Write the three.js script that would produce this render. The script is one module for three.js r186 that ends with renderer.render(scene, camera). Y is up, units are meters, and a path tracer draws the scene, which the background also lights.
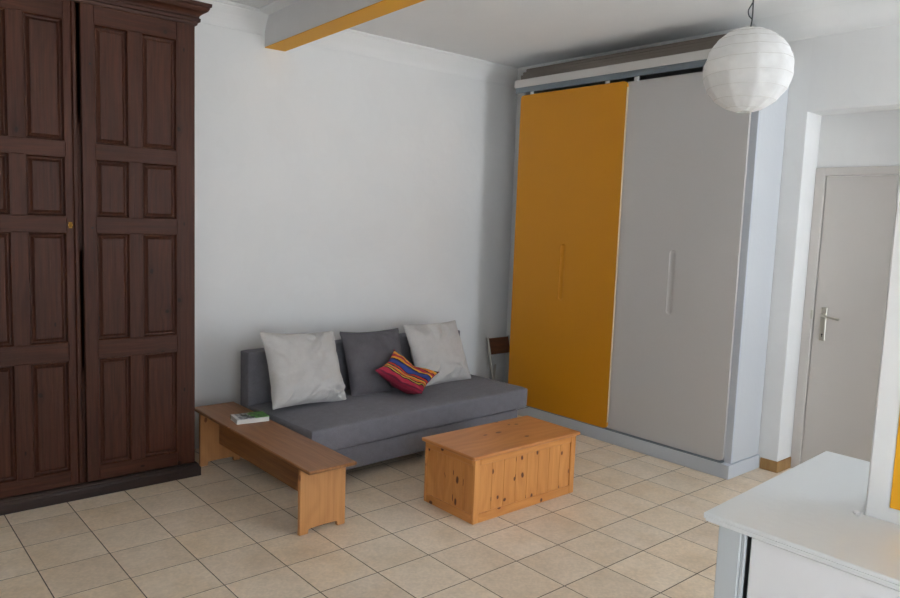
import * as THREE from 'three';
import { ConvexGeometry } from 'three/addons/geometries/ConvexGeometry.js';
import { RoundedBoxGeometry } from 'three/addons/geometries/RoundedBoxGeometry.js';
import { mergeGeometries, mergeVertices, toCreasedNormals } from 'three/addons/utils/BufferGeometryUtils.js';
import { RectAreaLightUniformsLib } from 'three/addons/lights/RectAreaLightUniformsLib.js';
import { Brush, Evaluator, SUBTRACTION } from 'three-bvh-csg';

// ---------------------------------------------------------------- camera, sky, window daylight, exposure
const scene = new THREE.Scene();
const camera = new THREE.PerspectiveCamera(2 * Math.atan(299 / 736.7266) * 180 / Math.PI, 900 / 598, 0.05, 60);
camera.position.set(-2.5138, 1.6314, 2.6459);
camera.rotation.order = 'YXZ';
camera.rotation.set(-0.1071, -0.713, 0.0369);

const renderer = new THREE.WebGLRenderer();
renderer.toneMapping = THREE.LinearToneMapping;
renderer.toneMappingExposure = 1.06;
renderer.shadowMap.enabled = true;
scene.background = new THREE.Color().setRGB(0.8, 0.92, 1.08);   // overcast daylight outside

RectAreaLightUniformsLib.init();
const ROOM = { x0: -3.4, x1: 2.39, z0: -2.2, z1: 4.2, h: 3.0 };
const WINDOWS = [   // openings in the wall behind the camera: [x0, x1, y0, y1, daylight strength, tint]
  [0.95, 2.15, 0.3, 2.5, 6.2, [0.88, 0.97, 1.08]],
  [-2.85, -1.45, 0.1, 2.5, 3.3, [0.90, 0.98, 1.08]],
];
for (const [x0, x1, y0, y1, k, c] of WINDOWS) {
  const l = new THREE.RectAreaLight(new THREE.Color().setRGB(...c), k, x1 - x0, y1 - y0);
  l.position.set((x0 + x1) / 2, (y0 + y1) / 2, ROOM.z1 - 0.03);
  l.lookAt((x0 + x1) / 2, (y0 + y1) / 2 - 0.1, ROOM.z1 - 1.03);
  l.name = 'window_daylight';
  scene.add(l);
}

// high sun that reaches the pale terrace outside the windows, not the room itself
const sun = new THREE.DirectionalLight(new THREE.Color().setRGB(0.93, 0.98, 1.05), 85);
sun.position.set(4, 12, 4.9); sun.target.position.set(0, 0, 6.5); sun.shadow.radius = 1;
Object.assign(sun.shadow.camera, { left: -9, right: 9, top: 9, bottom: -9, near: 0.5, far: 30 });
sun.name = 'sun'; scene.add(sun, sun.target);

// ---------------------------------------------------------------- helpers
function rng(seed) { let s = seed | 0; return () => { s = (s + 0x6d2b79f5) | 0; let t = Math.imul(s ^ (s >>> 15), 1 | s); t = (t + Math.imul(t ^ (t >>> 7), 61 | t)) ^ t; return ((t ^ (t >>> 14)) >>> 0) / 4294967296; }; }
const hash = (x, y, s) => { let h = Math.imul(x, 374761393) ^ Math.imul(y, 668265263) ^ Math.imul(s, 2147483647 - 97); h = Math.imul(h ^ (h >>> 13), 1274126177); return ((h ^ (h >>> 16)) >>> 0) / 4294967296; };
const sm = (t) => t * t * (3 - 2 * t), mix = (a, b, t) => a + (b - a) * t, clamp = (x, a = 0, b = 1) => Math.min(b, Math.max(a, x));
function vnoise(x, y, px, py, s) {           // value noise that repeats after px, py cells
  const xi = Math.floor(x), yi = Math.floor(y), fx = sm(x - xi), fy = sm(y - yi);
  const X0 = ((xi % px) + px) % px, X1 = (X0 + 1) % px, Y0 = ((yi % py) + py) % py, Y1 = (Y0 + 1) % py;
  return mix(mix(hash(X0, Y0, s), hash(X1, Y0, s), fx), mix(hash(X0, Y1, s), hash(X1, Y1, s), fx), fy);
}
function fbm(u, v, cx, cy, oct, s) { let a = 0, w = 0.5, n = 0; for (let i = 0; i < oct; i++) { a += w * vnoise(u * cx, v * cy, cx, cy, s + i * 17); n += w; w *= 0.5; cx *= 2; cy *= 2; } return a / n; }
function tex(w, h, fn, srgb = true, repeat = [1, 1]) {
  const d = new Uint8Array(w * h * 4);
  for (let y = 0; y < h; y++) for (let x = 0; x < w; x++) {
    const c = fn((x + 0.5) / w, (y + 0.5) / h), i = (y * w + x) * 4;
    if (typeof c === 'number') { d[i] = d[i + 1] = d[i + 2] = clamp(c) * 255; } else { d[i] = clamp(c[0]) * 255; d[i + 1] = clamp(c[1]) * 255; d[i + 2] = clamp(c[2]) * 255; }
    d[i + 3] = 255;
  }
  const t = new THREE.DataTexture(d, w, h); t.wrapS = t.wrapT = THREE.RepeatWrapping; t.magFilter = THREE.LinearFilter; t.minFilter = THREE.LinearMipmapLinearFilter; t.generateMipmaps = true;
  if (srgb) t.colorSpace = THREE.SRGBColorSpace;
  t.repeat.set(...repeat); t.needsUpdate = true; return t;
}
const rgb3 = (r, g, b) => [r / 255, g / 255, b / 255];
const lerp3 = (a, b, t) => [mix(a[0], b[0], t), mix(a[1], b[1], t), mix(a[2], b[2], t)];

const taken = {};
function numbered(n) { if (!(n in taken)) { taken[n] = 0; return n; } return n + '_' + String(++taken[n]).padStart(3, '0'); }
function thing(name, label, category, pos = [0, 0, 0], ry = 0, group) {
  const o = new THREE.Group(); o.name = numbered(name); o.position.set(...pos); o.rotation.y = ry; o.userData = { label, category };
  if (group) o.userData.group = group; scene.add(o); return o;
}
function struct(name, label, category) { const o = new THREE.Group(); o.name = name; o.userData = { label, category, kind: 'structure' }; scene.add(o); return o; }
function part(name, geo, mat, parent, label) { const m = new THREE.Mesh(Array.isArray(geo) ? merge(geo) : geo, mat); m.name = name; if (label) m.userData.label = label; parent.add(m); return m; }
function clean(g) { let q = g.index ? g.toNonIndexed() : g.clone(); for (const k of Object.keys(q.attributes)) if (!['position', 'normal', 'uv'].includes(k)) q.deleteAttribute(k); if (!q.attributes.uv) boxUV(q); return q; }
function merge(list) { return mergeGeometries(list.map(clean)); }
// texture coordinates in metres, face by face; grain = axis along which v runs
function boxUV(g, grain = 1, off = [0, 0]) {
  if (g.index) throw new Error('boxUV wants a non-indexed geometry');
  const p = g.attributes.position, uv = new Float32Array(p.count * 2), a = new THREE.Vector3(), b = new THREE.Vector3(), c = new THREE.Vector3(), n = new THREE.Vector3();
  for (let i = 0; i < p.count; i += 3) {
    a.fromBufferAttribute(p, i); b.fromBufferAttribute(p, i + 1); c.fromBufferAttribute(p, i + 2);
    n.copy(b).sub(a).cross(c.clone().sub(a)); const k = [Math.abs(n.x), Math.abs(n.y), Math.abs(n.z)], m = k.indexOf(Math.max(...k));
    let [s, t] = [0, 1, 2].filter((q) => q !== m); if (s === grain) [s, t] = [t, s];
    for (let j = 0; j < 3; j++) { const q = [p.getX(i + j), p.getY(i + j), p.getZ(i + j)]; uv[(i + j) * 2] = q[s] + off[0]; uv[(i + j) * 2 + 1] = q[t] + off[1]; }
  }
  g.setAttribute('uv', new THREE.BufferAttribute(uv, 2)); return g;
}
// box with chamfered edges: 44 triangles
function cbox(w, h, d, b = 0.002, at = [0, 0, 0], grain = 1, off = [0, 0]) {
  const pts = []; b = Math.min(b, w / 2.2, h / 2.2, d / 2.2);
  for (const x of [-1, 1]) for (const y of [-1, 1]) for (const z of [-1, 1]) {
    pts.push(new THREE.Vector3(x * w / 2, y * (h / 2 - b), z * (d / 2 - b)), new THREE.Vector3(x * (w / 2 - b), y * h / 2, z * (d / 2 - b)), new THREE.Vector3(x * (w / 2 - b), y * (h / 2 - b), z * d / 2));
  }
  const g = new ConvexGeometry(pts); boxUV(g, grain, off); g.translate(...at); return g;
}
// chamfered box from two corners
const cb = (x0, x1, y0, y1, z0, z1, b = 0.002, grain = 1, off = [0, 0]) => cbox(x1 - x0, y1 - y0, z1 - z0, b, [(x0 + x1) / 2, (y0 + y1) / 2, (z0 + z1) / 2], grain, off);
function rbox(w, h, d, r, seg = 3, at = [0, 0, 0], grain = 0) { const g = new RoundedBoxGeometry(w, h, d, seg, r); const q = g.index ? g.toNonIndexed() : g; boxUV(q, grain); q.translate(...at); return q; }
function tube(pts, r, seg = 24, rad = 8, closed = false) { return new THREE.TubeGeometry(new THREE.CatmullRomCurve3(pts.map((p) => new THREE.Vector3(...p)), closed), seg, r, rad, closed); }
// profile [[out, y], ...] swept round three sides (left, front, right) of a rectangle, mitred
function sweepU(profile, xL, xR, zB, zF) {
  const ring = profile.map(([o, y]) => [[xL - o, y, zB], [xL - o, y, zF + o], [xR + o, y, zF + o], [xR + o, y, zB]]), v = [];
  for (let i = 0; i < ring.length - 1; i++) for (let k = 0; k < 3; k++) { const a = ring[i][k], b = ring[i][k + 1], c = ring[i + 1][k + 1], d = ring[i + 1][k]; v.push(...a, ...b, ...c, ...a, ...c, ...d); }
  const g = new THREE.BufferGeometry(); g.setAttribute('position', new THREE.Float32BufferAttribute(v, 3)); g.computeVertexNormals(); boxUV(g, 0); return g;
}
// profile extruded along a straight run; profile in (out, up), run from a to b, out direction o
function sweepLine(profile, a, b, o) {
  const v = [], A = new THREE.Vector3(...a), B = new THREE.Vector3(...b), O = new THREE.Vector3(...o), at = (P, [q, y]) => P.clone().addScaledVector(O, q).add(new THREE.Vector3(0, y, 0)).toArray();
  for (let i = 0; i < profile.length; i++) { const p = profile[i], q = profile[(i + 1) % profile.length]; v.push(...at(A, p), ...at(B, p), ...at(B, q), ...at(A, p), ...at(B, q), ...at(A, q)); }
  const tri = THREE.ShapeUtils.triangulateShape(profile.map(([x, y]) => new THREE.Vector2(x, y)), []);
  for (const P of [A, B]) for (const t of tri) v.push(...t.flatMap((k) => at(P, profile[k])));
  const g = new THREE.BufferGeometry(); g.setAttribute('position', new THREE.Float32BufferAttribute(v, 3)); g.computeVertexNormals(); boxUV(g, 0); return g;
}
// nested rectangles [[inset, depth], ...] on a w x h opening, facing +z, closed in the middle
function rectLoft(w, h, steps, off = [0, 0]) {
  const R = steps.map(([i, z]) => [[-w / 2 + i, -h / 2 + i, z], [w / 2 - i, -h / 2 + i, z], [w / 2 - i, h / 2 - i, z], [-w / 2 + i, h / 2 - i, z]]), v = [];
  for (let s = 0; s < R.length - 1; s++) for (let k = 0; k < 4; k++) { const a = R[s][k], b = R[s][(k + 1) % 4], c = R[s + 1][(k + 1) % 4], d = R[s + 1][k]; v.push(...a, ...b, ...c, ...a, ...c, ...d); }
  const e = R[R.length - 1]; v.push(...e[0], ...e[1], ...e[2], ...e[0], ...e[2], ...e[3]);
  const g = new THREE.BufferGeometry(); g.setAttribute('position', new THREE.Float32BufferAttribute(v, 3)); g.computeVertexNormals(); boxUV(g, 1, off); return g;
}

// ---------------------------------------------------------------- materials
const M = {};
const std = (o) => new THREE.MeshStandardMaterial(o);
{
  const plasterBump = tex(512, 512, (u, v) => 0.5 * fbm(u, v, 24, 24, 4, 3) + 0.5 * fbm(u, v, 5, 5, 3, 9), false, [0.7, 0.7]);
  const plasterCol = (a, b) => tex(512, 512, (u, v) => lerp3(a, b, clamp(1.6 * fbm(u, v, 4, 4, 5, 31) - 0.3)), true, [0.35, 0.35]);
  M.wall = std({ map: plasterCol(rgb3(229, 229, 228), rgb3(236, 236, 235)), roughness: 0.92, bumpMap: plasterBump, bumpScale: 0.003 });
  M.ceiling = std({ map: plasterCol(rgb3(233, 233, 232), rgb3(239, 239, 238)), roughness: 0.95, bumpMap: plasterBump, bumpScale: 0.002 });
  M.trim = std({ color: '#e9e9e8', roughness: 0.8 });
  M.beamPaint = std({ map: plasterCol(rgb3(226, 225, 224), rgb3(233, 232, 231)), roughness: 0.9, bumpMap: plasterBump, bumpScale: 0.002 });
  const paint = tex(256, 256, (u, v) => fbm(u, v, 30, 30, 3, 77), false, [2, 2]);
  M.yellow = std({ color: '#e6a512', roughness: 0.6, bumpMap: paint, bumpScale: 0.0006 });
  M.yellowEdge = std({ color: '#c9b795', roughness: 0.6 });
  M.yellowDoor = std({ color: '#cf8a00', roughness: 0.55, bumpMap: paint, bumpScale: 0.0004 });
  M.greyDoor = std({ color: '#cbc8c6', roughness: 0.5, bumpMap: paint, bumpScale: 0.0004 });
  M.greyFrame = std({ color: '#c3c8cf', roughness: 0.5, bumpMap: paint, bumpScale: 0.0005 });
  M.sidePanel = std({ color: '#c8cbcf', roughness: 0.5, bumpMap: paint, bumpScale: 0.0005 });
  M.headerPaint = std({ color: '#cfccc8', roughness: 0.6 });
  M.rail = std({ color: '#7f8990', roughness: 0.4, metalness: 0.7 });
  M.roller = std({ color: '#e4e4e2', roughness: 0.4 });
  M.dark = std({ color: '#17181a', roughness: 0.8 });
  M.roomDoor = std({ color: '#cfcac5', roughness: 0.45, bumpMap: paint, bumpScale: 0.0004 });
  M.nickel = std({ color: '#c2beb2', roughness: 0.32, metalness: 0.9 });
  M.counter = std({ color: '#d9dcdd', roughness: 0.38, bumpMap: paint, bumpScale: 0.0006 });
  M.counterFrame = std({ color: '#b9bfc3', roughness: 0.45, bumpMap: paint, bumpScale: 0.0006 });
  M.counterPanel = std({ color: '#dedfe2', roughness: 0.4 });
  M.skirting = std({ map: tex(256, 256, (u, v) => lerp3(rgb3(150, 112, 66), rgb3(178, 140, 90), fbm(u, v, 4, 16, 4, 5)), true, [3, 3]), roughness: 0.5 });
  M.brass = std({ color: '#b78a3c', roughness: 0.35, metalness: 0.9 });
  M.glass = new THREE.MeshPhysicalMaterial({ color: '#ffffff', transmission: 1, roughness: 0.02, thickness: 0, ior: 1.5 });
  M.terrace = std({ map: plasterCol(rgb3(196, 192, 184), rgb3(212, 208, 200)), roughness: 0.9 });
  M.windowFrame = std({ color: '#e6e6e4', roughness: 0.5 });

  // floor tiles: mottled beige stoneware
  const tileTex = tex(1024, 1024, (u, v) => {
    const n = fbm(u, v, 6, 6, 6, 101), m = fbm(u, v, 22, 22, 4, 131), s = fbm(u, v, 120, 120, 2, 151), r = fbm(u, v, 9, 9, 4, 171);
    let c = lerp3(rgb3(217, 199, 176), rgb3(231, 215, 195), clamp(1.7 * n - 0.35));
    c = lerp3(c, rgb3(219, 194, 162), clamp(2.4 * r - 1.15) * 0.5);
    c = lerp3(c, rgb3(200, 183, 160), clamp(2.2 * m - 1.2) * 0.45);
    return c.map((x) => x * (0.95 + 0.1 * s));
  }, true, [0.75, 0.75]);
  const tileBump = tex(512, 512, (u, v) => 0.6 * fbm(u, v, 14, 14, 4, 55) + 0.4 * fbm(u, v, 90, 90, 2, 66), false, [0.75, 0.75]);
  M.tiles = ['#ffffff', '#faf9f7', '#fffdf9', '#f7f5f3', '#fdf9f2'].map((c) => std({ color: c, map: tileTex, roughness: 0.42, bumpMap: tileBump, bumpScale: 0.0012 }));
  M.grout = std({ map: tex(256, 256, (u, v) => lerp3(rgb3(74, 66, 60), rgb3(104, 94, 86), fbm(u, v, 16, 16, 4, 8)), true, [2, 2]), roughness: 0.95 });

  // woods: grain runs along v, one texture repeat per metre
  function wood(base, dark, rings, seed, knots, knotCol, streak = 0.35) {
    const R = rng(seed), K = []; for (let i = 0; i < knots; i++) K.push([R(), R(), 0.006 + 0.009 * R(), 0.7 + R()]);
    return tex(1024, 1024, (u, v) => {
      let du = 0, kd = 0, halo = 0;
      for (const [ku, kv, kr, e] of K) {
        let x = u - ku, y = v - kv; x -= Math.round(x); y -= Math.round(y);
        const q = Math.hypot(x, y / (1.2 * e)), g = Math.exp(-(q * q) / (kr * kr * 9));
        du += x * g * 0.9; halo = Math.max(halo, g * 0.6);
        kd = Math.max(kd, clamp((kr * (1 + 0.08 * Math.sin(Math.atan2(y, x) * 2 + ku * 40)) - q) / (kr * 0.35)));
      }
      const uu = u - du, wv = fbm(uu, v, 3, 2, 3, seed + 5), g1 = 0.5 + 0.5 * Math.sin(2 * Math.PI * (uu * rings + 2.2 * wv * 2)), fine = fbm(uu, v, 220, 5, 3, seed + 9), wide = fbm(uu, v, 9, 2, 4, seed + 13);
      let c = lerp3(base, dark, clamp(0.22 * g1 + streak * (1.6 * fine - 0.4) + 0.5 * (wide - 0.4)));
      c = lerp3(c, dark, halo * 0.45);
      return lerp3(c, knotCol, kd * 0.92);
    });
  }
  const oakDark = wood(rgb3(78, 43, 28), rgb3(46, 24, 15), 26, 401, 5, rgb3(28, 14, 9), 0.5);
  const oakBump = tex(512, 512, (u, v) => fbm(u, v, 150, 6, 3, 611), false);
  M.oakDark = new THREE.MeshPhysicalMaterial({ map: oakDark, roughness: 0.5, specularIntensity: 0.45, bumpMap: oakBump, bumpScale: 0.0008 });
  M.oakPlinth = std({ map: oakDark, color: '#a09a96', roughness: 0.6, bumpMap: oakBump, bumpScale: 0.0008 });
  const pine = wood(rgb3(214, 150, 84), rgb3(178, 108, 50), 15, 733, 34, rgb3(84, 40, 18), 0.25);
  M.pine = std({ map: pine, roughness: 0.42, bumpMap: oakBump, bumpScale: 0.0003 });
  const lidTex = wood(rgb3(200, 134, 78), rgb3(168, 102, 52), 15, 877, 20, rgb3(100, 50, 24), 0.25);
  M.pineLid = std({ map: lidTex, roughness: 0.4, bumpMap: oakBump, bumpScale: 0.0003 });
  const benchTopTex = wood(rgb3(150, 100, 56), rgb3(104, 64, 32), 18, 919, 4, rgb3(70, 38, 22), 0.45);
  M.benchTop = std({ map: benchTopTex, roughness: 0.45, bumpMap: oakBump, bumpScale: 0.0004 });
  M.benchEnd = std({ map: wood(rgb3(196, 140, 86), rgb3(160, 104, 56), 10, 977, 3, rgb3(120, 70, 36), 0.25), roughness: 0.5, bumpMap: oakBump, bumpScale: 0.0004 });
  M.chairWood = std({ map: benchTopTex, color: '#d8bca8', roughness: 0.5 });
  M.batten = std({ color: '#7c736b', roughness: 0.85 });
  M.chairMetal = std({ color: '#b9b4ab', roughness: 0.4, metalness: 0.5 });

  // fabrics
  const weave = (n, seed) => (u, v) => 0.5 + 0.25 * Math.sin(2 * Math.PI * u * n) * Math.cos(2 * Math.PI * v * n) + 0.5 * (fbm(u, v, n, n, 2, seed) - 0.5);
  const wv = weave(96, 12), weaveBump = tex(512, 512, wv, false, [4, 4]);
  const mel = (a, b, seed) => tex(512, 512, (u, v) => lerp3(a, b, clamp(0.8 * wv(u, v) + 0.25 * (fbm(u, v, 7, 7, 4, seed) - 0.5) + 0.1)), true, [4, 4]);
  M.sofa = new THREE.MeshPhysicalMaterial({ map: mel(rgb3(96, 95, 101), rgb3(140, 138, 145), 41), roughness: 0.95, bumpMap: weaveBump, bumpScale: 0.0012, sheen: 0.15, sheenRoughness: 0.6, sheenColor: new THREE.Color('#8c93a4') });
  M.greyCushion = std({ map: mel(rgb3(78, 75, 79), rgb3(108, 104, 108), 43), roughness: 0.95, bumpMap: weaveBump, bumpScale: 0.001 });
  M.linen = std({ map: mel(rgb3(178, 174, 170), rgb3(208, 205, 202), 47), roughness: 0.95, bumpMap: weaveBump, bumpScale: 0.001 });
}

// ---------------------------------------------------------------- room shell
const { x0: RX0, x1: RX1, z0: RZ0, z1: RZ1, h: RH } = ROOM, WT = 0.2;
const PX = -0.303, PT = 0.11, PZ = 1.907;      // partition between living room and kitchen: its face, thickness and free end
{
  // floor: grout bed with one mesh per tile
  const TILE = 0.303, GAP = 0.0050, floor = struct('floor', 'beige square ceramic tile floor with dark joints', 'floor');
  part('grout_bed', cb(RX0 - WT, RX1 + WT + 0.4, -0.12, -0.0011, RZ0 - WT, RZ1 + WT, 0.001), M.grout, floor);
  const variants = []; const R = rng(5);
  for (let i = 0; i < 12; i++) variants.push(cbox(TILE - GAP, 0.014, TILE - GAP, 0.0010, [0, -0.007, 0], 2, [R() * 3, R() * 3]));
  camera.updateMatrixWorld(true); camera.updateProjectionMatrix();
  const all = [], v = new THREE.Vector3();
  for (let i = Math.floor(RX0 / TILE) - 1; i * TILE < RX1 + 0.4; i++) for (let j = Math.floor(RZ0 / TILE) - 1; j * TILE < RZ1; j++) {
    const x = (i + 0.5) * TILE, z = (j + 0.5) * TILE; v.set(x, 0, z).project(camera);
    const depth = Math.hypot(x - camera.position.x, z - camera.position.z), ahead = v.z < 1;
    const seen = ahead && Math.abs(v.x) < 1.12 && Math.abs(v.y) < 1.2 ? 0 : 100;
    all.push([seen + depth, x, z, Math.floor(R() * variants.length), Math.floor(R() * M.tiles.length), Math.floor(R() * 4)]);
  }
  all.sort((a, b) => a[0] - b[0]);
  const rest = [];
  all.forEach(([, x, z, k, m, t], n) => {
    if (n < 300) { const o = part('tile', variants[k], M.tiles[m], floor); o.position.set(x, 0.0, z); o.rotation.y = t * Math.PI / 2; }
    else rest.push(variants[k].clone().rotateY(t * Math.PI / 2).translate(x, 0, z));
  });
  if (rest.length) part('tile_field', mergeGeometries(rest), M.tiles[0], floor).userData.kind = 'stuff';

  const ceil = struct('ceiling', 'white plaster ceiling', 'ceiling');
  part('slab', cb(RX0 - WT, RX1 + WT + 0.4, RH, RH + 0.2, RZ0 - WT, RZ1 + WT, 0.001), M.ceiling, ceil);
  const wb = struct('wall_back', 'white plastered wall behind the grey sofa', 'wall');
  part('plaster', cb(RX0 - WT, RX1 + WT, 0, RH, RZ0 - WT, RZ0, 0.001), M.wall, wb);
  const wl = struct('wall_left', 'white side wall beyond the dark armoire', 'wall');
  part('plaster', cb(RX0 - WT, RX0, 0, RH, RZ0, RZ1, 0.001), M.wall, wl);

  // right wall with the deep door recess
  const OZ0 = 0.44, OZ1 = 1.42, OH = 2.41, DX = 2.6;
  const wr = struct('wall_right', 'white wall with deep recess around the room door', 'wall');
  part('plaster', [cb(RX1, RX1 + 0.4, 0, RH, RZ0, OZ0, 0.004), cb(RX1, RX1 + 0.4, 0, RH, OZ1, RZ1, 0.004), cb(RX1, RX1 + 0.4, OH, RH, OZ0 - 0.01, OZ1 + 0.01, 0.004)], M.wall, wr);
  part('recess_wall', [cb(DX, RX1 + 0.4, 2.066, OH + 0.01, OZ0 - 0.01, OZ1 + 0.01, 0.001), cb(DX, RX1 + 0.4, 0, 2.066, 1.36, OZ1 + 0.01, 0.001)], M.wall, wr);
  const door = struct('door_1', 'plain light grey painted door with metal lever handle', 'door');
  part('door_frame', [cb(DX - 0.015, DX + 0.08, 0, 2.066, OZ0 + 0.001, OZ0 + 0.064, 0.003), cb(DX - 0.015, DX + 0.08, 0, 2.066, 1.297, 1.36, 0.003), cb(DX - 0.014, DX + 0.08, 2.013, 2.066, OZ0 + 0.06, 1.3, 0.003)], M.roomDoor, door);
  part('door_leaf', cb(DX + 0.002, DX + 0.042, 0.008, 2.009, OZ0 + 0.068, 1.293, 0.003), M.roomDoor, door);
  part('latch', cb(DX - 0.017, DX - 0.014, 1.055, 1.115, OZ0 + 0.050, OZ0 + 0.066, 0.001), M.nickel, door, 'dark metal strike plate on the frame edge');
  const hz = 0.572, plate = part('handle_plate', cb(DX - 0.006, DX + 0.003, 0.915, 1.14, hz - 0.019, hz + 0.019, 0.003), M.nickel, door, 'pale brushed metal plate');
  part('lever', [tube([[DX - 0.004, 1.086, hz], [DX - 0.035, 1.086, hz], [DX - 0.046, 1.085, hz + 0.012], [DX - 0.047, 1.08, hz + 0.05], [DX - 0.046, 1.074, hz + 0.115]], 0.0085, 30, 10), new THREE.CylinderGeometry(0.014, 0.014, 0.012, 20).rotateZ(Math.PI / 2).translate(DX - 0.01, 1.086, hz)], M.nickel, plate, 'lever handle');
  part('keyhole', [new THREE.CylinderGeometry(0.0055, 0.0055, 0.004, 14).rotateZ(Math.PI / 2).translate(DX - 0.0052, 0.957, hz), cb(DX - 0.0072, DX - 0.004, 0.940, 0.957, hz - 0.0025, hz + 0.0025, 0.0004)], M.dark, plate, 'dark keyhole');

  const bb = struct('baseboard_right', 'ochre brown skirting along the wall by the wardrobe', 'baseboard');
  part('strip', cb(RX1 - 0.011, RX1, 0, 0.078, 0.325, OZ0 + 0.011, 0.003, 2), M.skirting, bb);
  part('strip', cb(RX1 - 0.0, DX - 0.02, 0, 0.078, OZ0, OZ0 + 0.011, 0.003, 0), M.skirting, bb);

  // partition with yellow painted field
  const pw = struct('wall_partition', 'white end of partition wall with yellow painted field', 'wall');
  part('plaster', cb(PX, PX + PT, 0, RH, PZ, RZ1, 0.006), M.wall, pw);
  part('yellow_field', cb(PX - 0.004, PX + 0.002, 0.89, 2.2, PZ + 0.063, PZ + 1.1, 0.001), M.yellow, pw, 'yellow painted rectangle');

  // wall behind the camera with two windows
  const wf = struct('wall_front', 'white wall with two tall windows', 'wall'), pieces = [];
  const xs = [RX0, ...WINDOWS.slice().sort((a, b) => a[0] - b[0]).flatMap(([a, b]) => [a, b]), RX1];
  for (let i = 0; i < xs.length - 1; i += 2) pieces.push(cb(xs[i], xs[i + 1], 0, RH, RZ1, RZ1 + WT, 0.001));
  for (const [a, b, c, d] of WINDOWS) pieces.push(cb(a - 0.001, b + 0.001, 0, c, RZ1, RZ1 + WT, 0.001), cb(a - 0.001, b + 0.001, d, RH, RZ1, RZ1 + WT, 0.001));
  part('plaster', pieces, M.wall, wf);
  WINDOWS.forEach(([a, b, c, d], n) => {
    const w = struct('window_' + (n + 1), n ? 'white two sash window of the living room' : 'white two sash window of the kitchen', 'window'), z0 = RZ1 + 0.04, z1 = RZ1 + 0.1, mid = (a + b) / 2;
    part('window_frame', [cb(a, a + 0.05, c, d, z0, z1, 0.004), cb(b - 0.05, b, c, d, z0, z1, 0.004), cb(a + 0.04, b - 0.04, c, c + 0.05, z0, z1, 0.004), cb(a + 0.04, b - 0.04, d - 0.05, d, z0, z1, 0.004), cb(mid - 0.04, mid + 0.04, c + 0.04, d - 0.04, z0, z1, 0.004)], M.windowFrame, w);
    part('pane', cb(a + 0.05, mid - 0.04, c + 0.05, d - 0.05, z0 + 0.028, z0 + 0.03, 0.0004), M.glass, w);
    part('pane', cb(mid + 0.04, b - 0.05, c + 0.05, d - 0.05, z0 + 0.028, z0 + 0.03, 0.0004), M.glass, w);
    part('window_sill', cb(a - 0.03, b + 0.03, c - 0.03, c, RZ1 - 0.04, RZ1 + 0.06, 0.004), M.windowFrame, w);
  });

  const terr = struct('terrace', 'pale stone terrace outside the windows', 'terrace');
  part('paving', cb(-7, 7, -0.16, -0.06, RZ1 + WT, RZ1 + 6.2, 0.004), M.terrace, terr);

  // ceiling beam with yellow underside
  const BX0 = -0.1, BX1 = 0.055, BY = 2.768, beam = struct('ceiling_beam', 'white boxed ceiling beam with yellow painted underside', 'beam');
  const turnBeam = (o) => { o.position.set((BX0 + BX1) / 2, 0, RZ0); o.rotation.y = -0.056; for (const m of o.children) m.geometry.translate(-(BX0 + BX1) / 2, 0, -RZ0); };
  part('beam_body', cb(BX0, BX1, BY + 0.002, RH, RZ0, RZ1, 0.006), M.beamPaint, beam);
  part('underside', cb(BX0 + 0.001, BX1 - 0.001, BY - 0.002, BY + 0.003, RZ0, RZ1, 0.001), M.yellow, beam, 'yellow painted underside');
  turnBeam(beam);

  // plaster cornice
  const cove = (s = 1) => { const p = [[0, 0], [0.078, 0], [0.08, -0.008], [0.074, -0.017], [0.066, -0.02], [0.064, -0.028]]; for (let i = 1; i <= 6; i++) { const t = i / 6; p.push([0.064 * Math.pow(1 - t, 1.9) + 0.004 * (1 - t), -0.028 - 0.12 * t]); } p.push([0.003, -0.152], [0, -0.154]); return p.map(([a, b]) => [a * s, b]); };
  const P = cove(), t = (n, g, l) => { const o = struct('trim_' + n, l, 'cornice'); part('cornice', g, M.trim, o); return o; };
  t(1, [sweepLine(P, [RX0, RH, RZ0], [BX0, RH, RZ0], [0, 0, 1])], 'plaster cornice above the armoire left of the beam');
  t(2, [sweepLine(P, [BX1, RH, RZ0], [RX1, RH, RZ0], [0, 0, 1])], 'plaster cornice along the sofa wall right of the beam');
  t(3, [sweepLine(P, [RX1, RH, RZ0], [RX1, RH, 0.1], [-1, 0, 0])], 'plaster cornice above the wardrobe');
  const plain = [[0, 0], [0.2, 0]]; for (let i = 1; i <= 8; i++) { const f = i / 8 * Math.PI / 2; plain.push([0.2 - 0.2 * Math.sin(f) + 0.004 * Math.sin(f), -0.12 * (1 - Math.cos(f))]); } plain.push([0, -0.123]);
  { const o = struct('trim_6', 'smooth plaster cove above the door recess', 'cornice'); part('cornice', toCreasedNormals(sweepLine(plain, [RX1, RH, 0.1], [RX1, RH, RZ1], [-1, 0, 0]), 0.6), M.wall, o); }
  const small = [[0, 0], [0.074, 0], [0.076, -0.008], [0.068, -0.016], [0.05, -0.02], [0.02, -0.026], [0, -0.028]];
  turnBeam(t(4, [sweepLine(small, [BX0, RH, RZ0], [BX0, RH, RZ1], [-1, 0, 0])], 'plaster moulding along the left side of the beam'));
  turnBeam(t(5, [sweepLine(small, [BX1, RH, RZ0], [BX1, RH, RZ1], [1, 0, 0])], 'plaster moulding along the right side of the beam'));
}

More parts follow.
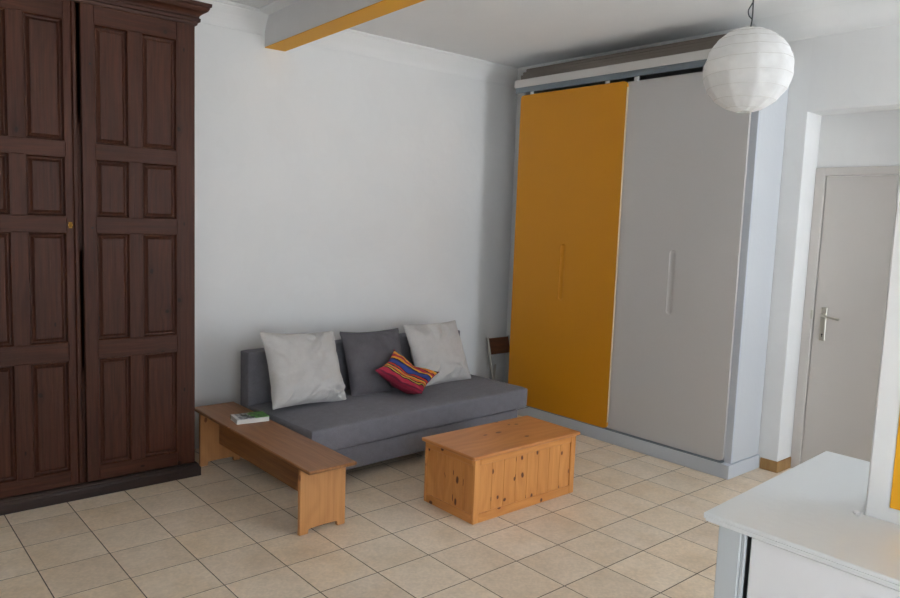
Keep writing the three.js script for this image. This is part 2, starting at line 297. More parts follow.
// ---------------------------------------------------------------- sliding wardrobe
{
  const w = thing('sliding_wardrobe', 'tall built-in wardrobe with one yellow and one grey sliding door', 'wardrobe', [1.968, 0, 0.32]);
  const Z0 = -2.125, Z1 = 0;                 // local z; local x = 0 at the front, wall at 0.42
  const D = 0.415;
  part('plinth', cb(-0.003, D, 0, 0.095, Z0, Z1, 0.003, 2), M.greyFrame, w, 'pale blue grey plinth');
  part('side_panel', cb(0.062, D, 0.096, 2.80, Z1 - 0.045, Z1 - 0.012, 0.003), M.sidePanel, w, 'white side panel');
  part('side_panel', cb(0.03, D, 0.096, 2.735, Z0 + 0.07, Z0 + 0.09, 0.003), M.sidePanel, w, 'white side panel');
  part('stile', cb(0.044, 0.066, 0.096, 2.735, Z1 - 0.062, Z1 - 0.0125, 0.002), M.greyFrame, w, 'grey upright beside the grey door');
  part('back_panel', cb(D - 0.008, D, 0.096, 2.735, Z0 + 0.09, Z1 - 0.045, 0.001), M.sidePanel, w);
  part('header_board', cb(-0.012, D, 2.737, 2.80, Z0 + 0.0, Z1, 0.003, 2), M.headerPaint, w, 'off white header board');
  const rail = part('top_rail', [cb(0.0, 0.075, 2.716, 2.737, Z0 + 0.012, Z1 - 0.02, 0.003), cb(-0.006, 0.002, 2.692, 2.737, Z0 + 0.012, Z1 - 0.02, 0.003), cb(-0.010, -0.004, 2.727, 2.737, Z0 + 0.012, Z1 - 0.02, 0.002)], M.rail, w, 'grey metal sliding rail');
  // doors with rounded corners and a grooved pull
  const ev = new Evaluator(); ev.useGroups = false;
  function slab(width, y0, y1, th, pullAt, px) {
    const r = 0.035, s = new THREE.Shape(), h = y1 - y0;
    s.moveTo(r, 0); s.lineTo(width - r, 0); s.quadraticCurveTo(width, 0, width, r); s.lineTo(width, h - r); s.quadraticCurveTo(width, h, width - r, h); s.lineTo(r, h); s.quadraticCurveTo(0, h, 0, h - r); s.lineTo(0, r); s.quadraticCurveTo(0, 0, r, 0);
    const g = new THREE.ExtrudeGeometry(s, { depth: th - 0.004, bevelEnabled: true, bevelThickness: 0.002, bevelSize: 0.002, bevelSegments: 2, curveSegments: 8 });
    g.translate(0, y0, 0);
    const cut = new THREE.CapsuleGeometry(0.026, 0.4, 6, 20); cut.scale(1, 1, 0.5); cut.translate(px, pullAt, th - 0.003);
    const A = new Brush(g), B = new Brush(cut); A.updateMatrixWorld(); B.updateMatrixWorld();
    let q = ev.evaluate(A, B, SUBTRACTION).geometry; q = q.index ? q.toNonIndexed() : q;
    for (const k of Object.keys(q.attributes)) if (!['position', 'normal', 'uv'].includes(k)) q.deleteAttribute(k);
    boxUV(q, 1); q.clearGroups(); q.rotateY(-Math.PI / 2);      // width runs along +z, front faces -x
    return q;
  }
  // yellow door in the front track, grey door behind it
  const dy = part('sliding_door', slab(1.055, 0.102, 2.672, 0.02, 1.25, 0.538), M.yellowDoor, w, 'yellow sliding door'); dy.position.set(0.022, 0, -1.735 - 0.32);
  const dg = part('sliding_door', slab(0.972, 0.102, 2.668, 0.02, 1.253, 0.492), M.greyDoor, w, 'light grey sliding door'); dg.position.set(0.048, 0, -0.718 - 0.32);
  part('door_edge', cb(0.003, 0.021, 0.15, 2.63, -0.678 - 0.32, -0.6755 - 0.32, 0.0006), M.yellowEdge, dy, 'pale unpainted door edge').position.set(-0.022, 0, 2.055);
  for (const z of [-1.62, -0.86, -0.62, 0.12]) {
    const front = z < -0.7;
    part('roller', [cb(front ? 0.006 : 0.03, front ? 0.018 : 0.044, 2.665, 2.71, z - 0.32 - 0.02, z - 0.32 + 0.02, 0.002), new THREE.CylinderGeometry(0.016, 0.016, 0.01, 18).rotateZ(Math.PI / 2).translate(front ? 0.012 : 0.037, 2.7, z - 0.32)], M.roller, w, 'white roller hanger');
  }
  part('batten', [cb(0.03, 0.06, 2.80, 2.845, Z0 + 0.03, Z1 - 0.14, 0.002, 2), cb(0.05, 0.1, 2.845, 2.872, Z0 + 0.03, Z1 - 0.14, 0.004, 2), cb(0.085, 0.13, 2.872, 2.905, Z0 + 0.03, Z1 - 0.14, 0.006, 2)], M.batten, w, 'brown wooden battens on top of the header');
  part('bottom_track', cb(0.0, 0.06, 0.095, 0.101, Z0 + 0.02, Z1 - 0.06, 0.001), M.rail, w);
}

// ---------------------------------------------------------------- dark panelled armoire
{
  const a = thing('armoire', 'tall dark brown armoire with carved panelled doors', 'armoire', [-1.425, 0, -1.704]);
  const XL = -0.645, XR = 0.645, ZB = -0.488, R = rng(21), off = () => [R() * 4, R() * 4];
  part('carcass', cb(XL, XR, 0.02, 2.76, ZB, -0.03, 0.003), M.oakDark, a);
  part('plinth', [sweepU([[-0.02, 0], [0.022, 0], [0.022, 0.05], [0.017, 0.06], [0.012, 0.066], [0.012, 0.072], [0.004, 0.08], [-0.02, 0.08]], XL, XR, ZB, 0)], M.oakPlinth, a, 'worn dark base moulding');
  part('crown', [sweepU([[-0.03, 2.70], [0.004, 2.70], [0.008, 2.715], [0.018, 2.718], [0.02, 2.735], [0.012, 2.742], [0.016, 2.752], [0.03, 2.766], [0.05, 2.776], [0.058, 2.79], [0.059, 2.80], [0.067, 2.802], [0.068, 2.82], [-0.04, 2.824]], XL, XR, ZB, 0), cb(XL - 0.06, XR + 0.06, 2.8, 2.821, ZB, 0.06, 0.002, 0)], M.oakDark, a, 'projecting crown moulding');
  part('centre_post', [cb(-0.028, 0.027, 0.08, 2.705, -0.05, -0.03, 0.003), cb(-0.022, 0.004, 0.08, 2.705, -0.032, -0.012, 0.006)], M.oakDark, a);
  const rows = [[0.165, 0.79], [0.888, 1.488], [1.573, 1.889], [1.968, 2.6]];
  const yB = 0.084, yT = 2.70, F = 0.0, T = 0.03;
  function door(x0, x1, cols) {
    const d = new THREE.Group(); d.name = 'door'; a.add(d);
    const st = [[x0, cols[0][0]], [cols[0][1], cols[1][0]], [cols[1][1], x1]];
    for (const [p, q] of [st[0], st[2]]) part('stile', cb(p, q, yB, yT, F - T, F, 0.0025, 1, off()), M.oakDark, d);
    const ys = [yB, ...rows.flat(), yT];
    for (let i = 0; i < ys.length; i += 2) part('rail', cb(cols[0][0], cols[1][1], ys[i], ys[i + 1], F - T, F - 0.0006, 0.0025, 0, off()), M.oakDark, d);
    for (const [y0, y1] of rows) {
      part('muntin', cb(st[1][0], st[1][1], y0, y1, F - T, F - 0.0006, 0.0025, 1, off()), M.oakDark, d);
      for (const [c0, c1] of cols) {
        const g = rectLoft(c1 - c0, y1 - y0, [[-0.003, 0.002], [0.003, 0.003], [0.008, -0.004], [0.011, -0.016], [0.018, -0.018], [0.021, -0.016], [0.031, -0.009], [0.032, -0.005], [0.036, -0.005]], off());
        part('panel', g.translate((c0 + c1) / 2, (y0 + y1) / 2, F), M.oakDark, d);
      }
    }
    return d;
  }
  // local x = world + 1.425
  const dr = door(0.021, 0.637, [[0.086, 0.263], [0.333, 0.53]]);
  const dl = door(-0.637, -0.027, [[-0.53, -0.322], [-0.25, -0.062]]);
  part('keyhole_plate', [new THREE.CylinderGeometry(0.011, 0.011, 0.004, 18).rotateX(Math.PI / 2).translate(-0.044, 1.528, 0.002), cb(-0.052, -0.036, 1.512, 1.544, 0, 0.004, 0.001)], M.brass, dl, 'small brass escutcheon');
  part('keyhole', [new THREE.CylinderGeometry(0.006, 0.006, 0.003, 14).rotateX(Math.PI / 2).translate(0.066, 1.515, 0.0015)], M.dark, dr, 'dark keyhole');
  part('keyhole', [new THREE.CylinderGeometry(0.006, 0.006, 0.003, 14).rotateX(Math.PI / 2).translate(0.066, 2.39, 0.0015)], M.dark, dr, 'dark keyhole');
}

// ---------------------------------------------------------------- sofa
const SOFA = { x: -0.455, z: -0.998, th: 0.052 };
// sofa frame: s along the front from its left end, y up, d back from the front edge
const onSofa = (s, y, d) => [SOFA.x + s * Math.cos(SOFA.th) + d * Math.sin(SOFA.th), y, SOFA.z - s * Math.sin(SOFA.th) - d * Math.cos(SOFA.th)];
{
  const [px, , pz] = onSofa(0.995, 0, 0.435), g = thing('sofa', 'low armless charcoal grey fabric sofa bed', 'sofa', [px, 0, pz], SOFA.th);
  const W = 1.93, D = 0.87, X = (s) => s - 0.98, Zd = (d) => 0.435 - d;      // local
  const soft = (w, h, d, r, at, seed, amp) => {
    const q = new THREE.BoxGeometry(w, h, d, Math.round(w / 0.04), Math.max(6, Math.round(h / 0.015)), Math.round(d / 0.04)), p = q.attributes.position;
    for (let i = 0; i < p.count; i++) {
      let v = [p.getX(i), p.getY(i), p.getZ(i)], hs = [w / 2, h / 2, d / 2], inn = v.map((x, k) => clamp(x, -hs[k] + r, hs[k] - r)), dl = v.map((x, k) => x - inn[k]), L = Math.hypot(...dl) || 1;
      const top = v[1] > 0 ? 1 : 0.3, n = fbm(v[0] * 0.5 + 3, v[2] * 0.5 + v[1] + 3, 9, 9, 4, seed) - 0.5, bulge = Math.sqrt(Math.max(0, (1 - (v[0] / hs[0]) ** 2) * (1 - (v[2] / hs[2]) ** 2)));
      const o = inn.map((x, k) => x + dl[k] / L * Math.min(r, L === 1 ? 0 : r));
      const o2 = L === 1 ? v : o;
      p.setXYZ(i, o2[0] + dl[0] / L * n * amp, o2[1] + (Math.abs(v[1]) > hs[1] - 1e-6 ? Math.sign(v[1]) * (n * amp * top + (v[1] > 0 ? 0.006 * bulge - 0.003 : 0)) : 0), o2[2] + dl[2] / L * n * amp);
    }
    q.computeVertexNormals(); const m = q.toNonIndexed(); boxUV(m, 0); m.translate(...at); return m;
  };
  part('seat_mattress', soft(W, 0.158, D - 0.12, 0.022, [0, 0.312, Zd((D - 0.12) / 2)], 7, 0.006), M.sofa, g);
  part('base_box', soft(W - 0.10, 0.145, D - 0.03, 0.012, [-0.045, 0.1625, Zd((D - 0.03) / 2 + 0.012)], 9, 0.002), M.sofa, g);
  part('backrest', soft(W, 0.50, 0.118, 0.02, [0, 0.485, Zd(D - 0.059)], 11, 0.004), M.sofa, g);
  part('seam', [tube([[X(0.01), 0.236, Zd(-0.001)], [X(0.5), 0.236, Zd(-0.002)], [X(1.5), 0.236, Zd(-0.002)], [X(1.95), 0.236, Zd(-0.001)]], 0.0025, 20, 6)], M.sofa, g);
  for (const [s, d] of [[0.12, 0.1], [1.78, 0.1], [0.12, 0.78], [1.78, 0.78]]) part('leg', new THREE.CylinderGeometry(0.022, 0.018, 0.092, 16).translate(X(s), 0.046, Zd(d)), M.dark, g);
}

// ---------------------------------------------------------------- cushions
function pillow(w, h, t, seed, { pinch = 0.07, sag = 0.25, wr = 0.012, folds = 0, fold = 0, tuft = 0, N = 56 } = {}) {
  const FR = rng(seed * 13 + 1), F = [];
  for (let i = 0; i < folds; i++) { const low = FR() < 0.7, a = [FR() * 1.9 - 0.95, low ? -0.97 : 0.97], ang = (low ? Math.PI / 2 : -Math.PI / 2) + (FR() - 0.5) * 2.2 - a[0] * 0.7 * (low ? -1 : 1), L = 0.35 + 0.7 * FR(); F.push([a[0], a[1], Math.cos(ang), Math.sin(ang), L, 0.05 + 0.05 * FR(), (0.35 + 0.65 * FR())]); }
  const v = [], uv = [], idx = [], at = (u, s, side) => {
    const cx = 1 - pinch * (1 - s * s) * Math.abs(u) ** 3, cy = 1 - pinch * (1 - u * u) * Math.abs(s) ** 3, e = Math.pow(Math.max(0, (1 - u ** 4) * (1 - s ** 4)), 0.62);
    const n1 = fbm(u * 0.25 + 0.5, s * 0.25 + 0.5, 8, 8, 4, seed + (side > 0 ? 0 : 50)) - 0.5, rad = Math.hypot(u, s), ang = Math.atan2(s, u);
    const crease = Math.pow(0.5 + 0.5 * Math.sin(ang * 9 + 7 * n1 + seed), 3) * clamp(rad - 0.45, 0, 0.6) * 1.4;
    const fat = 1 + sag * -s * 0.7;
    let z = side * (t / 2) * e * fat + side * e * (wr * 2.6 * n1 - wr * crease);
    for (const [fu, fs, cx2, cy2, L, wd, k] of F) { const du = u - fu, ds = s - fs, al = du * cx2 + ds * cy2, ac = -du * cy2 + ds * cx2 + 0.12 * Math.sin(al * 4 + fu * 9); const t2 = al / L; if (t2 > -0.2 && t2 < 1.2) z += side * 0.042 * k * (ac / wd) * Math.exp(-(ac * ac) / (wd * wd)) * Math.exp(-((t2 - 0.35) ** 2) / 0.18) * Math.min(1, e * 3); }
    if (tuft) { const q = Math.hypot(u, s); z -= side * tuft * Math.exp(-(q * q) / 0.05) * 1; }
    let x = w / 2 * u * cx, y = h / 2 * s * cy;
    if (fold) z += fold * (Math.abs(u) ** 2 + 0.4 * Math.abs(s) ** 2);
    x += 0.006 * n1 * Math.abs(s); y += 0.008 * (fbm(u * 0.25 + 0.5, 0.3, 8, 8, 3, seed + 9) - 0.5) * Math.abs(s);
    return [x, y, z];
  };
  for (const side of [1, -1]) {
    const o = v.length / 3;
    for (let j = 0; j <= N; j++) for (let i = 0; i <= N; i++) {
      const u = Math.sin((i / N * 2 - 1) * Math.PI / 2 * 0.98) / Math.sin(Math.PI / 2 * 0.98), s = Math.sin((j / N * 2 - 1) * Math.PI / 2 * 0.98) / Math.sin(Math.PI / 2 * 0.98);
      const q = at(u, s, side); v.push(...q); uv.push(u * w / 2, s * h / 2);
    }
    for (let j = 0; j < N; j++) for (let i = 0; i < N; i++) { const a = o + j * (N + 1) + i, b = a + 1, c = a + N + 1, d = c + 1; if (side > 0) idx.push(a, b, d, a, d, c); else idx.push(a, d, b, a, c, d); }
  }
  const g = new THREE.BufferGeometry(); g.setAttribute('position', new THREE.Float32BufferAttribute(v, 3)); g.setAttribute('uv', new THREE.Float32BufferAttribute(uv, 2)); g.setIndex(idx); g.computeVertexNormals();
  const edge = []; for (let k = 0; k < 4; k++) for (let i = 0; i < 20; i++) { const f = i / 20 * 2 - 1, [u, s] = [[f, -1], [1, f], [-f, 1], [-1, -f]][k]; edge.push(at(u, s, 1)); }
  return { g, edge };
}
// pose: base point on the sofa (s, y, d), turn about y, lean back, roll
function cushion(name, label, mat, w, h, t, seed, opt, [s, y, d], turn, lean, roll, seamMat = mat) {
  const { g, edge } = pillow(w, h, t, seed, opt), o = thing(name, label, 'cushion', onSofa(s, y, d), 0, 'cushions on the sofa');
  o.rotation.order = 'YXZ'; o.rotation.set(-lean, SOFA.th + turn, roll);
  part('cover', g, mat, o); part('seam', tube(edge, 0.003, 120, 5, true), seamMat, o);
  return o;
}
const LEAN = 0.42;
cushion('linen_cushion', 'large off white cushion leaning at the left end of the sofa', M.linen, 0.585, 0.50, 0.17, 3, { sag: 0.4, wr: 0.024, folds: 11 }, [0.325, 0.625, 0.565], 0.08, LEAN, -0.075);
cushion('grey_cushion', 'dark grey cushion standing between the two off white cushions', M.greyCushion, 0.52, 0.48, 0.14, 14, { sag: 0.3, wr: 0.016, folds: 5 }, [0.945, 0.59, 0.61], -0.02, LEAN - 0.04, -0.02);
cushion('linen_cushion', 'tilted off white cushion at the right end of the sofa', M.linen, 0.57, 0.50, 0.16, 27, { sag: 0.35, wr: 0.024, folds: 11 }, [1.53, 0.605, 0.575], 0.04, LEAN + 0.03, -0.02);
{
  const bands = [[0, '#8f1c38'], [0.14, '#6d1530'], [0.18, '#a8243f'], [0.28, '#1f1d26'], [0.31, '#cfa93a'], [0.335, '#1f1d26'], [0.36, '#cf6a26'], [0.41, '#d8b33f'], [0.43, '#1d2030'], [0.46, '#b8332c'], [0.51, '#1f2030'], [0.53, '#33428a'], [0.62, '#2a3675'], [0.64, '#1f1d26'], [0.66, '#d8982f'], [0.70, '#a8283a'], [0.75, '#1f1d26'], [0.77, '#d97f2a'], [0.82, '#d4b144'], [0.84, '#1f1d26'], [0.87, '#b93a30'], [0.93, '#241f2a'], [0.95, '#9b2338']];
  const cols = bands.map(([p, c]) => [p, new THREE.Color(c).convertLinearToSRGB().toArray()]);
  const st = tex(256, 512, (u, v) => { let c = cols[0][1]; const w = v + 0.004 * (fbm(u, v, 30, 8, 2, 4) - 0.5); for (const [p, k] of cols) if (w >= p) c = k; const n = 0.86 + 0.28 * fbm(u, v, 120, 160, 2, 6); return c.map((x) => x * n); }, true, [1 / 0.34, 1 / 0.34]);
  st.offset.set(0.5, 0.5);
  M.stripes = std({ map: st, roughness: 0.9 });
  cushion('striped_cushion', 'small red, orange and blue striped cushion lying on the sofa seat', M.stripes, 0.37, 0.27, 0.12, 8, { sag: 0, wr: 0.02, tuft: 0.03, fold: 0.05, pinch: 0.12 }, [1.06, 0.505, 0.375], -0.42, 1.0, -0.72, std({ color: '#7a2036', roughness: 0.9 }));
}

// ---------------------------------------------------------------- bench
{
  const b = thing('bench', 'long low brown wooden bench beside the sofa', 'bench', [-0.568, 0, -1.18]);
  const z0 = -0.755, z1 = 0.735;
  const top = part('bench_top', cb(-0.149, 0.136, 0.352, 0.37, z0, z1, 0.005, 2, [0.3, 0.2]), M.benchTop, b);
  part('nick', cb(-0.150, -0.143, 0.362, 0.3705, -0.215, -0.19, 0.002, 2), M.benchEnd, top, 'pale chipped spot on the edge');
  function endPanel(zc, name) {
    const s = new THREE.Shape(), w = 0.134, h = 0.3515;
    s.moveTo(-w, 0); s.lineTo(-w + 0.046, 0); s.lineTo(-w + 0.05, 0.024); s.quadraticCurveTo(0, 0.030, w - 0.046, 0.026); s.lineTo(w - 0.042, 0); s.lineTo(w, 0); s.lineTo(w, h); s.lineTo(-w, h); s.closePath();
    const g = new THREE.ExtrudeGeometry(s, { depth: 0.02, bevelEnabled: true, bevelThickness: 0.002, bevelSize: 0.0015, bevelSegments: 1, curveSegments: 6 }).translate(0, 0.0015, zc - 0.01);
    g.scale(1, 0.995, 1); boxUV(g, 1, [0.1 + zc, 0.3]); part(name, g, M.benchEnd, b, 'paler wooden end board with cut out feet');
    return g;
  }
  endPanel(0.617, 'end_board'); endPanel(-0.66, 'end_board');
  part('apron', cb(-0.012, 0.012, 0.13, 0.352, -0.648, 0.605, 0.003, 2, [0.7, 0.1]), M.benchTop, b, 'long board under the seat');
}

// ---------------------------------------------------------------- book
{
  const b = thing('book', 'paperback book with green cover lying on the bench', 'book', [-0.545, 0.3705, -1.455], -0.14);
  const L = 0.2, Wd = 0.132, H = 0.030, cover = tex(256, 160, (u, v) => {
    const n = fbm(u, v, 6, 4, 4, 71), m = fbm(u, v, 14, 10, 3, 81);
    let c = u > 0.52 + 0.25 * (n - 0.5) ? lerp3(rgb3(104, 168, 70), rgb3(56, 112, 44), m) : lerp3(rgb3(190, 190, 194), rgb3(96, 98, 102), clamp(2.4 * m - 0.7));
    if (u < 0.55 && u > 0.12 && v > 0.25 && v < 0.75 && n > 0.52) c = rgb3(40, 44, 42);
    if (u < 0.1) c = rgb3(205, 204, 202);
    if (u > 0.5 && u < 0.8 && m > 0.56) c = rgb3(22, 46, 24);
    return c;
  });
  cover.wrapS = cover.wrapT = THREE.ClampToEdgeWrapping;
  part('pages', cb(-L / 2 + 0.002, L / 2 - 0.002, 0.002, H - 0.002, -Wd / 2 + 0.001, Wd / 2 - 0.002, 0.0008), std({ map: tex(64, 256, (u, v) => { const n = 0.9 + 0.1 * fbm(u, v, 2, 90, 2, 5); return [0.9 * n, 0.89 * n, 0.86 * n]; }, true, [10, 20]), roughness: 0.9 }), b, 'off white page block');
  const cg = cb(-L / 2, L / 2, H - 0.002, H, -Wd / 2, Wd / 2, 0.0004, 2), p = cg.attributes.position, uv = cg.attributes.uv;
  for (let i = 0; i < p.count; i++) uv.setXY(i, p.getX(i) / L + 0.5, 0.5 - p.getZ(i) / Wd);
  part('front_cover', cg, std({ map: cover, roughness: 0.35 }), b, 'green and grey printed cover');
  part('back_cover', cb(-L / 2, L / 2, 0, 0.002, -Wd / 2, Wd / 2, 0.0004), std({ color: '#dcdcd8', roughness: 0.4 }), b);
  part('spine', cb(-L / 2, L / 2, 0, H, -Wd / 2 - 0.001, -Wd / 2 + 0.001, 0.0004), std({ color: '#3f6a34', roughness: 0.4 }), b);
}

// ---------------------------------------------------------------- pine chest
{
  const c = thing('blanket_chest', 'knotty pine storage chest with flat lid in front of the sofa', 'chest', [0.527, 0, -0.346]);
  const X = 0.417, Z = 0.213, H = 0.360, R = rng(64), off = () => [R() * 5, R() * 5];
  part('lid', cb(-0.44, 0.44, 0.361, 0.381, -0.222, 0.228, 0.005, 0, [0.13, 0.4]), M.pineLid, c, 'flat reddish pine lid');
  part('inner_box', cb(-X + 0.012, X - 0.012, 0.012, H, -Z + 0.012, Z - 0.016, 0.002), M.pine, c);
  for (const s of [-1, 1]) {            // front and back frames
    const zf = s * (Z - 0.009), z0 = zf - 0.009, z1 = zf + 0.009;
    for (const e of [-1, 1]) part('stile', cb(e > 0 ? X - 0.042 : -X, e > 0 ? X : -X + 0.042, 0, H, z0, z1, 0.003, 1, off()), M.pine, c);
    part('bottom_rail', cb(-X + 0.042, X - 0.042, 0.0, 0.052, z0, z1, 0.003, 0, off()), M.pine, c);
    part('top_rail', cb(-X + 0.042, X - 0.042, 0.322, H, z0, z1, 0.003, 0, off()), M.pine, c);
    const n = 8, a = -X + 0.043, w = (2 * X - 0.086) / n;
    for (let k = 0; k < n; k++) part('plank', cb(a + k * w + 0.0006, a + (k + 1) * w - 0.0006, 0.052, 0.322, zf - s * 0.004 - 0.006, zf - s * 0.004 + 0.006, 0.0014, 1, off()), M.pine, c);
  }
  for (const e of [-1, 1]) {            // ends
    const xf = e * (X - 0.009), x0 = xf - 0.009, x1 = xf + 0.009;
    part('bottom_rail', cb(x0, x1, 0.0, 0.05, -Z + 0.018, Z - 0.018, 0.003, 2, off()), M.pine, c);
    part('top_rail', cb(x0, x1, 0.322, H, -Z + 0.018, Z - 0.018, 0.003, 2, off()), M.pine, c);
    const n = 5, a = -Z + 0.019, w = (2 * Z - 0.038) / n;
    for (let k = 0; k < n; k++) part('plank', cb(xf - e * 0.004 - 0.006, xf - e * 0.004 + 0.006, 0.05, 0.322, a + k * w + 0.0006, a + (k + 1) * w - 0.0006, 0.0014, 1, off()), M.pine, c);
  }
}

// ---------------------------------------------------------------- folded chair in the corner
{
  const c = thing('folding_chair', 'folded chair with brown wooden back slat in the corner beside the yellow door', 'chair', [2.238, 0, -2.03], 0);
  const w = 0.133, H = 0.575, bar = (x, y0, y1, z0, z1, r) => part('leg', tube([[x, y0, z0], [x, (y0 + y1) / 2, (z0 + z1) / 2], [x, y1, z1]], r, 8, 10), M.chairMetal, c, 'pale metal leg');
  for (const e of [-1, 1]) { bar(e * w, 0.011, H, 0.03, -0.12, 0.011); bar(e * (w - 0.026), 0.011, 0.34, -0.08, -0.03, 0.010); }
  const slat = part('backrest', cbox(2 * w - 0.012, 0.15, 0.014, 0.004, [0, 0, 0], 0), M.chairWood, c, 'brown wooden back slat'); slat.position.set(0, 0.495, -0.098); slat.rotation.x = -0.26;
  const seat = part('seat', cbox(2 * w - 0.06, 0.13, 0.016, 0.005, [0, 0, 0], 0), M.chairWood, c, 'folded wooden seat'); seat.position.set(0, 0.08, 0.0); seat.rotation.x = -0.26;
}

// ---------------------------------------------------------------- painted cabinet round the partition end
{
  const c = thing('kitchen_cabinet', 'pale grey painted cabinet with white panel around the partition wall end', 'cabinet', [-0.217, 0, 2.35]);
  // local: x -0.452..0.452, z from -0.74
  const xa = -0.452, xb = 0.452, za = -0.725, zb = 0.85, H = 0.85;
  const body = (x0, x1, y0, y1, z0, z1, b) => cb(x0, x1, y0, y1, z0, z1, b);
  const wx0 = PX + 0.217, wx1 = PX + PT + 0.217, wz = PZ - 2.35;
  const lip = [[-0.03, -0.006], [-0.006, -0.006], [-0.001, -0.003], [0, 0], [0, 0]];
  // worktop in three pieces round the wall, edges moulded
  const s = new THREE.Shape(); s.moveTo(xa, 0.724); s.lineTo(xb, 0.768); s.lineTo(xb, -zb); s.lineTo(wx1 + 0.002, -zb); s.lineTo(wx1 + 0.002, -wz + 0.002); s.lineTo(wx0 - 0.002, -wz + 0.002); s.lineTo(wx0 - 0.002, -zb); s.lineTo(xa, -zb); s.closePath();
  const slab = (dep, y, inset, bev) => { const g = new THREE.ExtrudeGeometry(s, { depth: dep, bevelEnabled: bev > 0, bevelThickness: bev, bevelSize: bev, bevelOffset: -inset - bev, bevelSegments: 3 }); g.rotateX(-Math.PI / 2); g.translate(0, y, 0); boxUV(g, 2); return g; };
  part('worktop', [slab(0.004, H - 0.008, 0, 0.004), slab(0.005, H - 0.0165, 0.012, 0), slab(0.002, H - 0.0225, 0.004, 0.004)], M.counter, c, 'pale grey painted top');
  const fx = xa + 0.014, T = H - 0.027;
  part('stile', [cb(fx, fx + 0.014, 0, T, za + 0.04, za + 0.105, 0.003), cb(fx + 0.004, fx + 0.014, 0, T, za + 0.105, za + 0.118, 0.003)], M.counterFrame, c, 'grey corner upright');
  part('carcass', [cb(fx + 0.014, wx0 - 0.004, 0.02, T, za + 0.042, za + 0.056, 0.002), cb(fx + 0.25, wx0 - 0.004, 0.02, T, za + 0.055, za + 0.32, 0.002), cb(fx + 0.016, wx0 - 0.004, 0.02, T, za + 0.319, zb - 0.02, 0.002), cb(wx0 - 0.005, wx1 + 0.005, 0.02, T, za + 0.035, wz - 0.004, 0.002), cb(wx1 + 0.004, xb - 0.02, 0.02, T, za + 0.035, zb - 0.02, 0.002)], M.counterFrame, c);
  part('front_panel', cb(fx + 0.005, fx + 0.016, 0.06, T - 0.004, za + 0.131, zb - 0.06, 0.003), M.counterPanel, c, 'smooth white front panel');
  part('plaster_chip', [new THREE.IcosahedronGeometry(0.011, 1).scale(1.2, 0.5, 0.9).translate(wx0 - 0.014, H + 0.003, wz - 0.015), new THREE.IcosahedronGeometry(0.006, 1).scale(1, 0.5, 1).translate(wx0 - 0.03, H + 0.002, wz - 0.006)], M.wall, c, 'crumbled plaster at the wall foot');
}

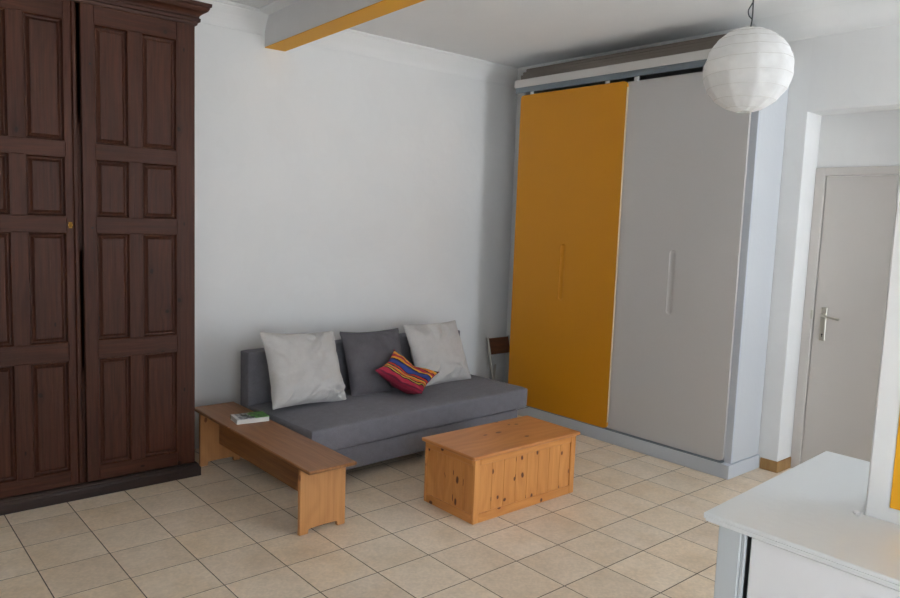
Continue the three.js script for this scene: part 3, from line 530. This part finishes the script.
// ---------------------------------------------------------------- paper lantern
{
  const l = thing('paper_lantern', 'round white paper lantern hanging from the ceiling', 'lamp', [0.683, 2.344, 0.925]);
  const r = 0.19, NR = 9, lat = []; const R = rng(90);
  for (let i = 0; i <= NR; i++) { const a = -Math.PI / 2 + 0.17 + (Math.PI - 0.34) * i / NR; lat.push(a + (i && i < NR ? (R() - 0.5) * 0.12 : 0)); }
  const NU = 96, v = [], idx = [], rows = [];
  for (let i = 0; i < lat.length; i++) { rows.push([lat[i], 1]); if (i < lat.length - 1) for (let k = 1; k < 5; k++) { const t = k / 5; rows.push([mix(lat[i], lat[i + 1], t), 1 - 0.011 * Math.sin(Math.PI * t)]); } }
  const tilt = (a) => 0.05 * Math.sin(a);
  const pos = (la, k, ph) => { const lb = la + 0.045 * Math.sin(ph * 1 + la * 2.1) * Math.cos(la), n = fbm(ph / (2 * Math.PI), lb / 4 + 0.5, 14, 12, 3, 19) - 0.5, crease = 0.03 * (1 - Math.abs(Math.sin(ph * 5 + 0.4 + 0.5 * n))) * Math.cos(lb); const q = r * (k + (k < 1 ? 0.05 * n : 0.008 * n) - (0.018 - crease)); return [q * Math.cos(lb) * Math.cos(ph), q * Math.sin(lb) * 0.985, q * Math.cos(lb) * Math.sin(ph)]; };
  const uv = [];
  for (const [la, k] of rows) for (let j = 0; j <= NU; j++) { const ph = (j % NU) / NU * Math.PI * 2; v.push(...pos(la, k, ph)); uv.push(j / NU * 1.4, la * 0.23); }
  for (let i = 0; i < rows.length - 1; i++) for (let j = 0; j < NU; j++) { const a = i * (NU + 1) + j, b = a + 1, c = a + NU + 1, d = c + 1; idx.push(a, c, d, a, d, b); }
  const g = new THREE.BufferGeometry(); g.setAttribute('position', new THREE.Float32BufferAttribute(v, 3)); g.setAttribute('uv', new THREE.Float32BufferAttribute(uv, 2)); g.setIndex(idx); g.computeVertexNormals();
  const paperTex = tex(256, 256, (u, w) => { const n = fbm(u, w, 12, 12, 4, 3); return lerp3(rgb3(232, 231, 229), rgb3(244, 244, 243), n); }, true, [2, 2]);
  const shade = part('paper_shade', g, new THREE.MeshPhysicalMaterial({ map: paperTex, roughness: 0.95, transmission: 0.35, thickness: 0, side: THREE.DoubleSide }), l);
  const wire = std({ color: '#d2cfca', roughness: 0.8 });
  lat.forEach((la) => { const pts = []; for (let j = 0; j < 40; j++) pts.push(pos(la, 1.003, j / 40 * Math.PI * 2)); part('rib', tube(pts, 0.0009, 80, 5, true), wire, shade); });
  const blk = std({ color: '#3a3b3e', roughness: 0.6 });
  part('wire_frame', [tube([[-0.035, 0.182, 0], [0, 0.17, 0], [0.035, 0.182, 0]], 0.0015, 10, 6), tube([[0, 0.17, 0], [0.003, 0.195, 0]], 0.0015, 6, 6)], blk, l);
  part('bulb_socket', new THREE.CylinderGeometry(0.017, 0.02, 0.06, 18).translate(0, 0.125, 0), M.roller, l);
  part('cord', [tube([[0, 0.15, 0], [-0.004, 0.185, 0.002], [0.006, 0.22, 0.0], [0.007, 0.26, 0], [0.004, 0.30, 0.0], [0.006, 0.48, 0], [0.004, RH - 2.346, 0]], 0.0032, 60, 8), tube([[0.006, 0.222, 0.001], [-0.012, 0.236, -0.006], [-0.017, 0.256, -0.008], [-0.006, 0.28, -0.003], [0.005, 0.298, 0]], 0.0028, 30, 6)], blk, l, 'dark twisted flex');
  part('ceiling_rose', new THREE.CylinderGeometry(0.045, 0.05, 0.02, 24).translate(0.004, RH - 2.344 - 0.0105, 0), M.trim, l);
}

scene.traverse((o) => { if (o.isMesh) { o.castShadow = true; o.receiveShadow = true; } });
renderer.render(scene, camera);
